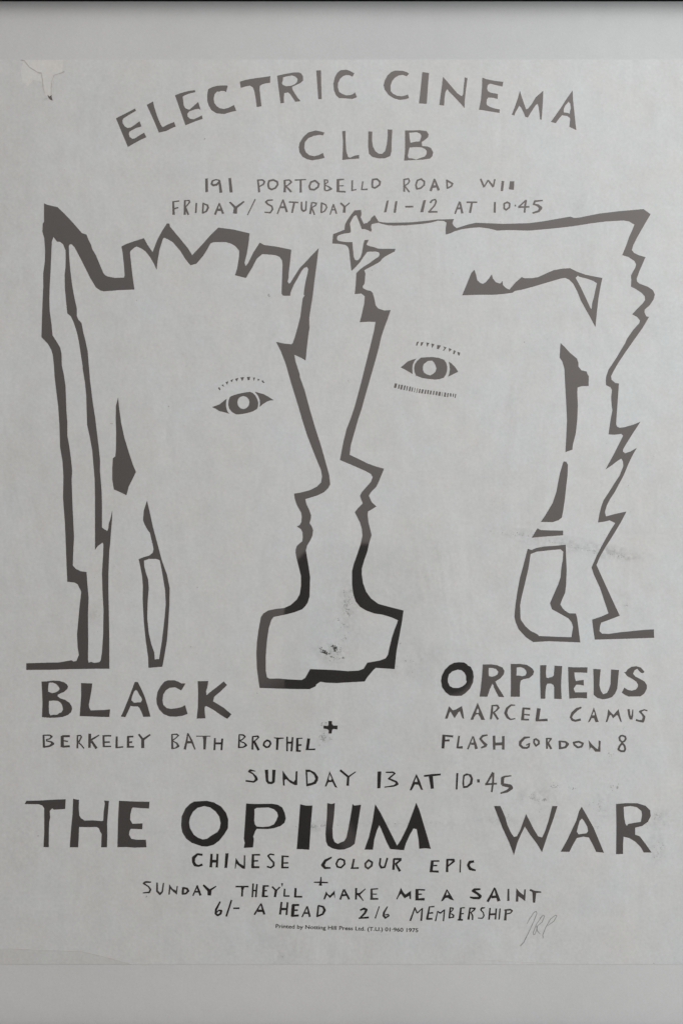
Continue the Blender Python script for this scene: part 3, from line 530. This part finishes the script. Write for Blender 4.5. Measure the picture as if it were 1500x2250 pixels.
put(Ink('25').S("200,80,20 150,74,19 113,110,30 112,150,26 127,178,26 160,188,17 200,175,22").S("288,70,20 280,202,24;345,70,18 338,203,20;285,142,26 345,142,24").P("422,65 452,65 438,207 412,207")
    .P("522,110 560,165 598,185 600,85 614,85 612,215 590,215 550,185 528,165 520,215 512,215").S("688,73,20 685,208,26;688,80,13 757,80,16;690,140,15 738,138,14;680,200,20 750,200,17")
    .S("894,80,14 855,73,13 834,90,16 855,120,15 888,155,17 888,185,18 860,205,15 823,193,15").S("975,86,19 972,210,20;968,92,13 1035,98,14;975,160,13 1030,158,14;965,203,17 1034,203,14"), 'tagline_word')
put(Ink('26').S("157,55,14 100,85,22 77,125,28 97,150,20 147,150,12").S("235,69 268,82 272,115 240,147 207,140 198,110 215,76 235,69", 15).S("355,68,16 338,153,18;325,153,11 397,150,16")
    .S("485,80 516,100 512,130 480,156 457,140 455,110 485,80", 16).S("590,62,14 583,120,16 597,147,18 628,143,15 652,60,14").S("710,66,16 705,167,20;708,70,15 777,72,20;775,75,15 720,120,18;725,113,15 764,180,20"), 'tagline_word')
put(Ink('26').S("1052,83,24 1040,183,24;1048,88,11 1114,88,14;1045,130,11 1094,128,12;1028,180,15 1107,182,18").S("1185,72,18 1182,187,20;1180,75,13 1240,78,20 1243,90,18 1190,135,11").S("1302,76,9 1298,190,11")
    .S("1422,92,20 1385,97,22 1370,125,22 1387,158,24 1437,172,14"), 'tagline_word')
put(Ink('27').S("127,92,12 80,90,16 62,102,14 105,130,11 123,155,15 113,180,15 57,185,9").S("180,96,13 180,170,15 205,195,18 225,175,13 236,98,10").P("285,108 315,150 345,165 350,125 360,125 352,200 320,175 295,150 290,200 278,200")
    .S("405,137,18 402,198,18;400,140,15 440,148,17 450,168,18 430,190,15 398,195,13").S("530,118,9 490,210,11;525,122,15 557,207,18;510,175,14 545,175,13").S("580,116,15 630,165,24;692,127,9 640,160,17;635,153,34 632,207,28"), 'film_title_word')
put(Ink('27').S("860,130,13 972,130,13;922,130,32 918,160,15 915,217,14").S("1012,103,13 1005,222,13;1045,108,13 1035,222,14;1010,165,13 1040,165,13").S("1105,118,19 1098,220,22;1098,125,13 1147,125,13;1105,168,11 1132,165,11;1088,215,13 1140,215,13")
    .S("1176,130,13 1210,165,15;1244,133,11 1210,168,11;1210,163,20 1200,222,18").P("1255,100 1272,102 1262,135").S("1285,148,13 1280,217,13;1276,212,11 1327,212,13").S("1380,143,17 1375,223,18;1370,218,13 1437,218,14"), 'film_title_word')
put(Ink('28').S("50,125,11 130,126,17 217,130,15;135,63,11 132,120,20 128,166,34"), 'plus_sign')
put(Ink('28').P("195,232 215,265 240,280 295,222 300,320 285,270 240,312 205,275 180,328 162,328").S("402,208,15 360,330,20;405,210,20 467,327,22;385,280,22 435,275,22").S("548,193,22 545,330,20;657,203,11 590,262,20 555,265,26;575,268,28 600,300,15 632,344,9")
    .S("728,203,22 730,330,28;718,208,15 805,202,15;735,265,13 792,265,13;713,321,22 807,321,20"), 'film_title_word')
put(Ink('28').P("1073,190 1100,240 1125,270 1192,225 1193,328 1175,320 1172,285 1115,315 1075,260 1050,290 1030,328 1018,325 1045,265").S("1262,207,32 1262,338,36;1246,212,15 1357,216,17;1265,268,15 1320,265,15;1245,328,22 1352,325,28"), 'film_title_word')
put(Ink('29').P("205,115 230,150 285,243 245,232 215,212 190,215 165,245 140,253 165,200", "208,140 228,180 195,185"), 'film_title_word')
put(Ink('29').S("574,118,18 510,122,26 492,137,26 540,165,25 573,195,30 560,216,26 500,215,25 458,206,15").S("730,100,12 695,180,22 652,257,24;732,108,17 777,250,34;695,205,28 755,200,24").P("872,115 890,115 892,248 868,248")
    .P("968,108 1005,150 1050,185 1055,120 1072,120 1065,250 1020,215 990,195 988,255 962,255").S("1117,124,19 1165,148,24 1240,150,13;1165,148,40 1162,267,22"), 'film_title_word')
put(Ink('27').S("727,260,12 690,330,18 688,365,18 705,380,15 730,365,17 736,340,18 715,335,11 697,353,9;825,246,13 779,390,14;840,318,13 894,318,13"), 'price')
put(Ink('27').S("1080,276,9 1022,374,14;1080,278,13 1109,372,18;1050,340,22 1100,340,17"), 'price_word')
put(Ink('27').S("1258,263,15 1245,373,17;1310,266,15 1300,377,15;1255,325,20 1305,325,18").S("1360,287,26 1352,390,26;1350,290,16 1410,290,18;1360,335,13 1400,335,13;1345,385,17 1407,380,17")
    .S("1480,300,10 1435,395,11;1480,300,12 1503,393,16;1458,360,15 1495,360,14").S("@28 105,396,17 90,532,21;@28 103,400,17 160,415,22 178,455,28 155,500,22 83,530,18"), 'price_word')
put(Ink('28').S("593,455,17 640,435,24 670,450,26 650,490,24 600,540,17;578,548,17 697,540,22").S("820,408,11 771,552,13").S("917,410,11 875,480,22 870,518,24 890,546,20 933,520,15 923,505,15 888,510,11"), 'price')
put(Ink('28').S("1240,420,13 1183,580,18;1235,422,15 1265,490,15;1327,430,11 1265,490,13;1325,430,15 1312,580,20").S("1410,412,15 1380,562,24;1403,415,11 1467,412,15;1400,490,15 1452,485,18;1373,557,21 1444,555,20")
    .S("@29 105,357,9 81,470,13;@29 105,360,11 130,380,17;@29 182,343,11 130,385,15;@29 180,343,13 168,470,13").S("@29 245,317,15 232,438,17;@29 245,322,11 275,328,15 268,350,11 242,375,11;@29 250,385,11 280,405,15 278,425,15 228,435,11")
    .S("@29 360,322,18 347,458,26;@29 353,325,11 404,322,13;@29 360,390,11 392,385,13;@29 323,455,15 382,455,17").S("@29 460,322,15 442,453,22;@29 453,325,11 513,330,20 508,345,15 465,378,11;@29 470,375,13 488,410,15 487,457,15")
    .S("@29 624,322,11 590,325,17 577,345,15 605,375,11 613,410,13 595,438,13 546,435,9").S("@29 680,323,15 668,453,18;@29 748,330,15 738,451,17;@29 675,395,20 742,392,20").S("@29 790,330,13 778,453,15")
    .S("@29 855,343,18 845,462,26;@29 836,350,15 900,342,18 923,355,15 905,380,13 860,390,13"), 'price_word')

# printer's small print
cu = bpy.data.curves.new('small_print', 'FONT')
cu.body = "Printed by Notting Hill Press Ltd. (T.U.) 01\u00b7960 1975"
cu.size = 12.0 * S; cu.offset = .16 * S; cu.space_character = 1.0
tmp = bpy.data.objects.new('small_print', cu); col.objects.link(tmp)
dg = bpy.context.evaluated_depsgraph_get(); dg.update()
me = bpy.data.meshes.new_from_object(tmp.evaluated_get(dg))
bpy.data.objects.remove(tmp)
xs = [v.co.x for v in me.vertices]; x0, w = min(xs), max(xs) - min(xs)
k = 312.5 * S / w; th = -math.atan2(9.3, 312.5)
kv = 1.0
for v in me.vertices:
    x, y = (v.co.x - x0) * k, v.co.y * kv
    v.co = (gx(605.8) + x * math.cos(th) - y * math.sin(th), FACE_Y - .00012, gz(2038.8) + x * math.sin(th) + y * math.cos(th))
me.materials.clear(); me.materials.append(m_ink)
o = bpy.data.objects.new('small_print', me); col.objects.link(o); o.parent = poster
o.matrix_parent_inverse = Matrix.Translation(-poster.location)

# pencil initials
o = Ink('29').S("1085,497,5 1110,450,6 1160,375,7 1185,360,6 1194,385,6 1160,470,6 1100,600,7 1050,700,8 1012,742,8").S("1262,400,4 1190,500,6 1155,590,7 1158,620,7 1175,610,6 1200,530,5;1225,440,5 1262,402,6 1278,415,6 1250,480,6 1190,530,6 1200,580,7 1232,612,5") \
    .S("1262,657,7 1258,620,7 1290,540,6 1340,450,6 1398,402,6 1413,412,6 1380,470,6 1308,522,5").build('signature', m_pencil, poster)
o['label'] = 'faint grey pencil initials in the lower right'

# ------------------------------------------------------------------ wear: smudges, tear, creases, foxing
def spatter(name, material, spots, lift=.8):
    ink = Ink('px')
    for cx, cy, sx_, sy_, n, r0, r1, rot in spots:
        for _ in range(n):
            a, b = random.gauss(0, 1) * sx_, random.gauss(0, 1) * sy_
            ink.blob(cx + a * math.cos(rot) - b * math.sin(rot), cy + a * math.sin(rot) + b * math.cos(rot), random.uniform(r0, r1), random.uniform(r0, r1) * .7, random.uniform(0, 3.1))
    o = ink.build(name, material, poster, lift); o['kind'] = 'stuff'
    return o
spatter('ink_smudge', m_smudge, [(714, 1433, 6, 2.4, 26, 1.0, 2.6, .45), (735, 1423, 3.2, 3.6, 22, 1.0, 2.8, .9), (727, 1442, 3, 2, 6, .8, 1.8, .6), (745, 1432, 4, 5, 8, .6, 1.2, 0), (752, 1446, 2, 1, 3, 1, 1.8, -.4)])
spatter('ink_smudge', m_grime, [(766, 1322, 4, 13, 30, .8, 2.0, .35), (757, 1310, 1.5, 7, 7, .7, 1.5, 0), (764, 1343, 3, 9, 16, .7, 1.8, -.2), (752, 1370, 9, 3, 8, .8, 1.9, .8), (757, 1402, 5, 9, 8, .7, 1.5, .3),
                                (741, 1438, 8, 6, 24, .7, 1.8, 0), (709, 1621, 3, 6, 20, .9, 2.2, .3), (712, 1590, 4, 2, 5, .8, 2.0, 0), (724, 1623, 2, 2, 3, .8, 1.6, 0), (707, 1590, 1, 2, 2, .8, 1.4, 0)])
spatter('grime_patch', m_grime, [(1172, 1754, 14, 4, 18, .6, 1.6, .2), (1195, 1757, 2, 1.5, 7, 1, 2.4, 0), (1215, 1727, 10, 3, 14, .6, 1.6, .2), (1255, 1732, 4, 2, 7, .7, 1.8, 0), (1353, 1730, 6, 3, 12, .7, 1.9, .3), (1315, 1766, 8, 6, 14, .6, 1.5, .3), (1440, 1793, 9, 4, 14, .6, 1.6, 0), (1447, 1864, 5, 9, 14, .6, 1.6, .2),
                                 (1315, 1812, 4, 7, 5, .6, 1.3, 0), (893, 1448, 12, 8, 9, .5, 1.4, 0), (1336, 1660, 2, 3, 4, .8, 1.6, 0), (1111, 1788, 5, 5, 4, .6, 1.4, 0), (1420, 1815, 2, 3, 3, .6, 1.4, 0), (1183, 1780, 2, 3, 3, .5, 1.2, 0),
                                 (655, 1822, 6, 4, 5, .8, 1.6, 0), (1342, 1657, 3, 2, 3, .6, 1.3, 0), (1370, 1600, 8, 4, 3, .5, 1.1, 0)])
spatter('crease', m_grime, [(1140, 1175, 26, 2.2, 22, .5, 1.6, .12), (1212, 1191, 10, 1.6, 8, .5, 1.3, .25), (1260, 1203, 8, 1.6, 8, .5, 1.5, .1), (1300, 1211, 14, 2.0, 14, .6, 1.7, .12), (1365, 1223, 12, 2.5, 12, .6, 1.6, .2), (1376, 1330, 6, 2, 5, .6, 1.5, .3)])
spatter('crease', m_grime, [(687, 1817, 5, 2.2, 10, .9, 2.0, -.2), (703, 1815, 7, 1.5, 10, .8, 1.6, -.1), (868, 1810, 10, .8, 10, .5, 1.0, 0), (750, 1813, 18, 1, 8, .5, 1.0, 0), (955, 1808, 12, .8, 6, .4, .8, 0), (1100, 1803, 20, 1.2, 10, .5, 1.0, 0)])
spatter('foxing', m_stain, [(300 + 130 * i, 260 + 230 * j + 60 * (i % 2), 50, 60, 3, .9, 2.3, 0) for i in range(-1, 9) for j in range(8)], .5)
spatter('foxing', m_grime, [(449, 305, 1, 1, 2, 1.2, 1.9, 0), (590, 647, 1.5, 1.5, 3, 1.4, 2.2, 0), (434, 1290, .5, .5, 1, 1.4, 1.9, 0), (419, 1422, .5, .5, 1, 1.3, 1.8, 0), (83, 1836, 1, 1, 2, 1.4, 2, 0), (1152, 752, .5, .5, 1, 1.2, 1.7, 0),
                            (371, 894, .5, .5, 1, 1.6, 2.2, 0), (300, 660, .4, .4, 1, .8, 1.4, 0), (246, 930, 1, 1.5, 2, 1.2, 2, 0), (765, 837, .4, .4, 1, 1.1, 1.5, 0), (816, 594, .4, .4, 1, 1.2, 1.6, 0), (1435, 2117, .5, .5, 1, 1.2, 1.6, 0),
                            (620, 2102, .6, .8, 2, 1.1, 1.7, 0), (322, 1970, 1, 1, 2, 1.2, 1.8, 0), (879, 1414, .4, .4, 1, 1.3, 1.8, 0), (906, 1478, .4, .4, 1, 1, 1.5, 0), (566, 1523, .6, .6, 1, 1.3, 1.8, 0), (1342, 1070, 40, 90, 12, .5, 1.0, 0), (600, 560, 200, 120, 30, .5, .9, 0), (1000, 900, 180, 200, 40, .5, .9, 0), (300, 1300, 120, 150, 24, .5, 1.0, 0)], .7)
spatter('grime_patch', m_stain, [(205, 1355, 5, 4, 10, 1.5, 3.5, 0), (210, 1348, 2, 3, 5, 1, 2, 0)])
Ink('px').P("52,131.5 140,131.5 137,158 120,166 114,190 117,205 108,214 96,206 92,180 74,176 62,190 50,180 46,160").build('paper_patch', m_crease, poster, .4)
Ink('c').P("527,1043 548,1060 572,1045 570,1062 582,1105 560,1095 540,1078").build('pin_hole', m_ink, poster, 2)
Ink('c').S("235,660,9 270,665,6 330,740,5 410,790,6 440,800,15 462,806,12;460,812,5 472,880,6 480,960,4 495,1030,4;568,1045,4 568,940,4 580,870,3 600,825,3 690,797,6 712,785,14;495,1090,5 525,1082,4", None).build('tear', m_tear, poster, 2)
Ink('px').S("20,2083,1.6 90,2086,1.8 180,2089,1.8 240,2103,2 290,2118,1.6").build('crease', m_crease, poster, 2)
Ink('px').P("-44,2087 20,2084.5 90,2088 180,2091 240,2105 285,2118.6 -44,2118.6").build('folded_corner', m_fold, poster, 1)
Ink('px').S("1055,2108,1.2 1160,2113,2 1230,2116,1.2").build('crease', m_crease, poster, 2)
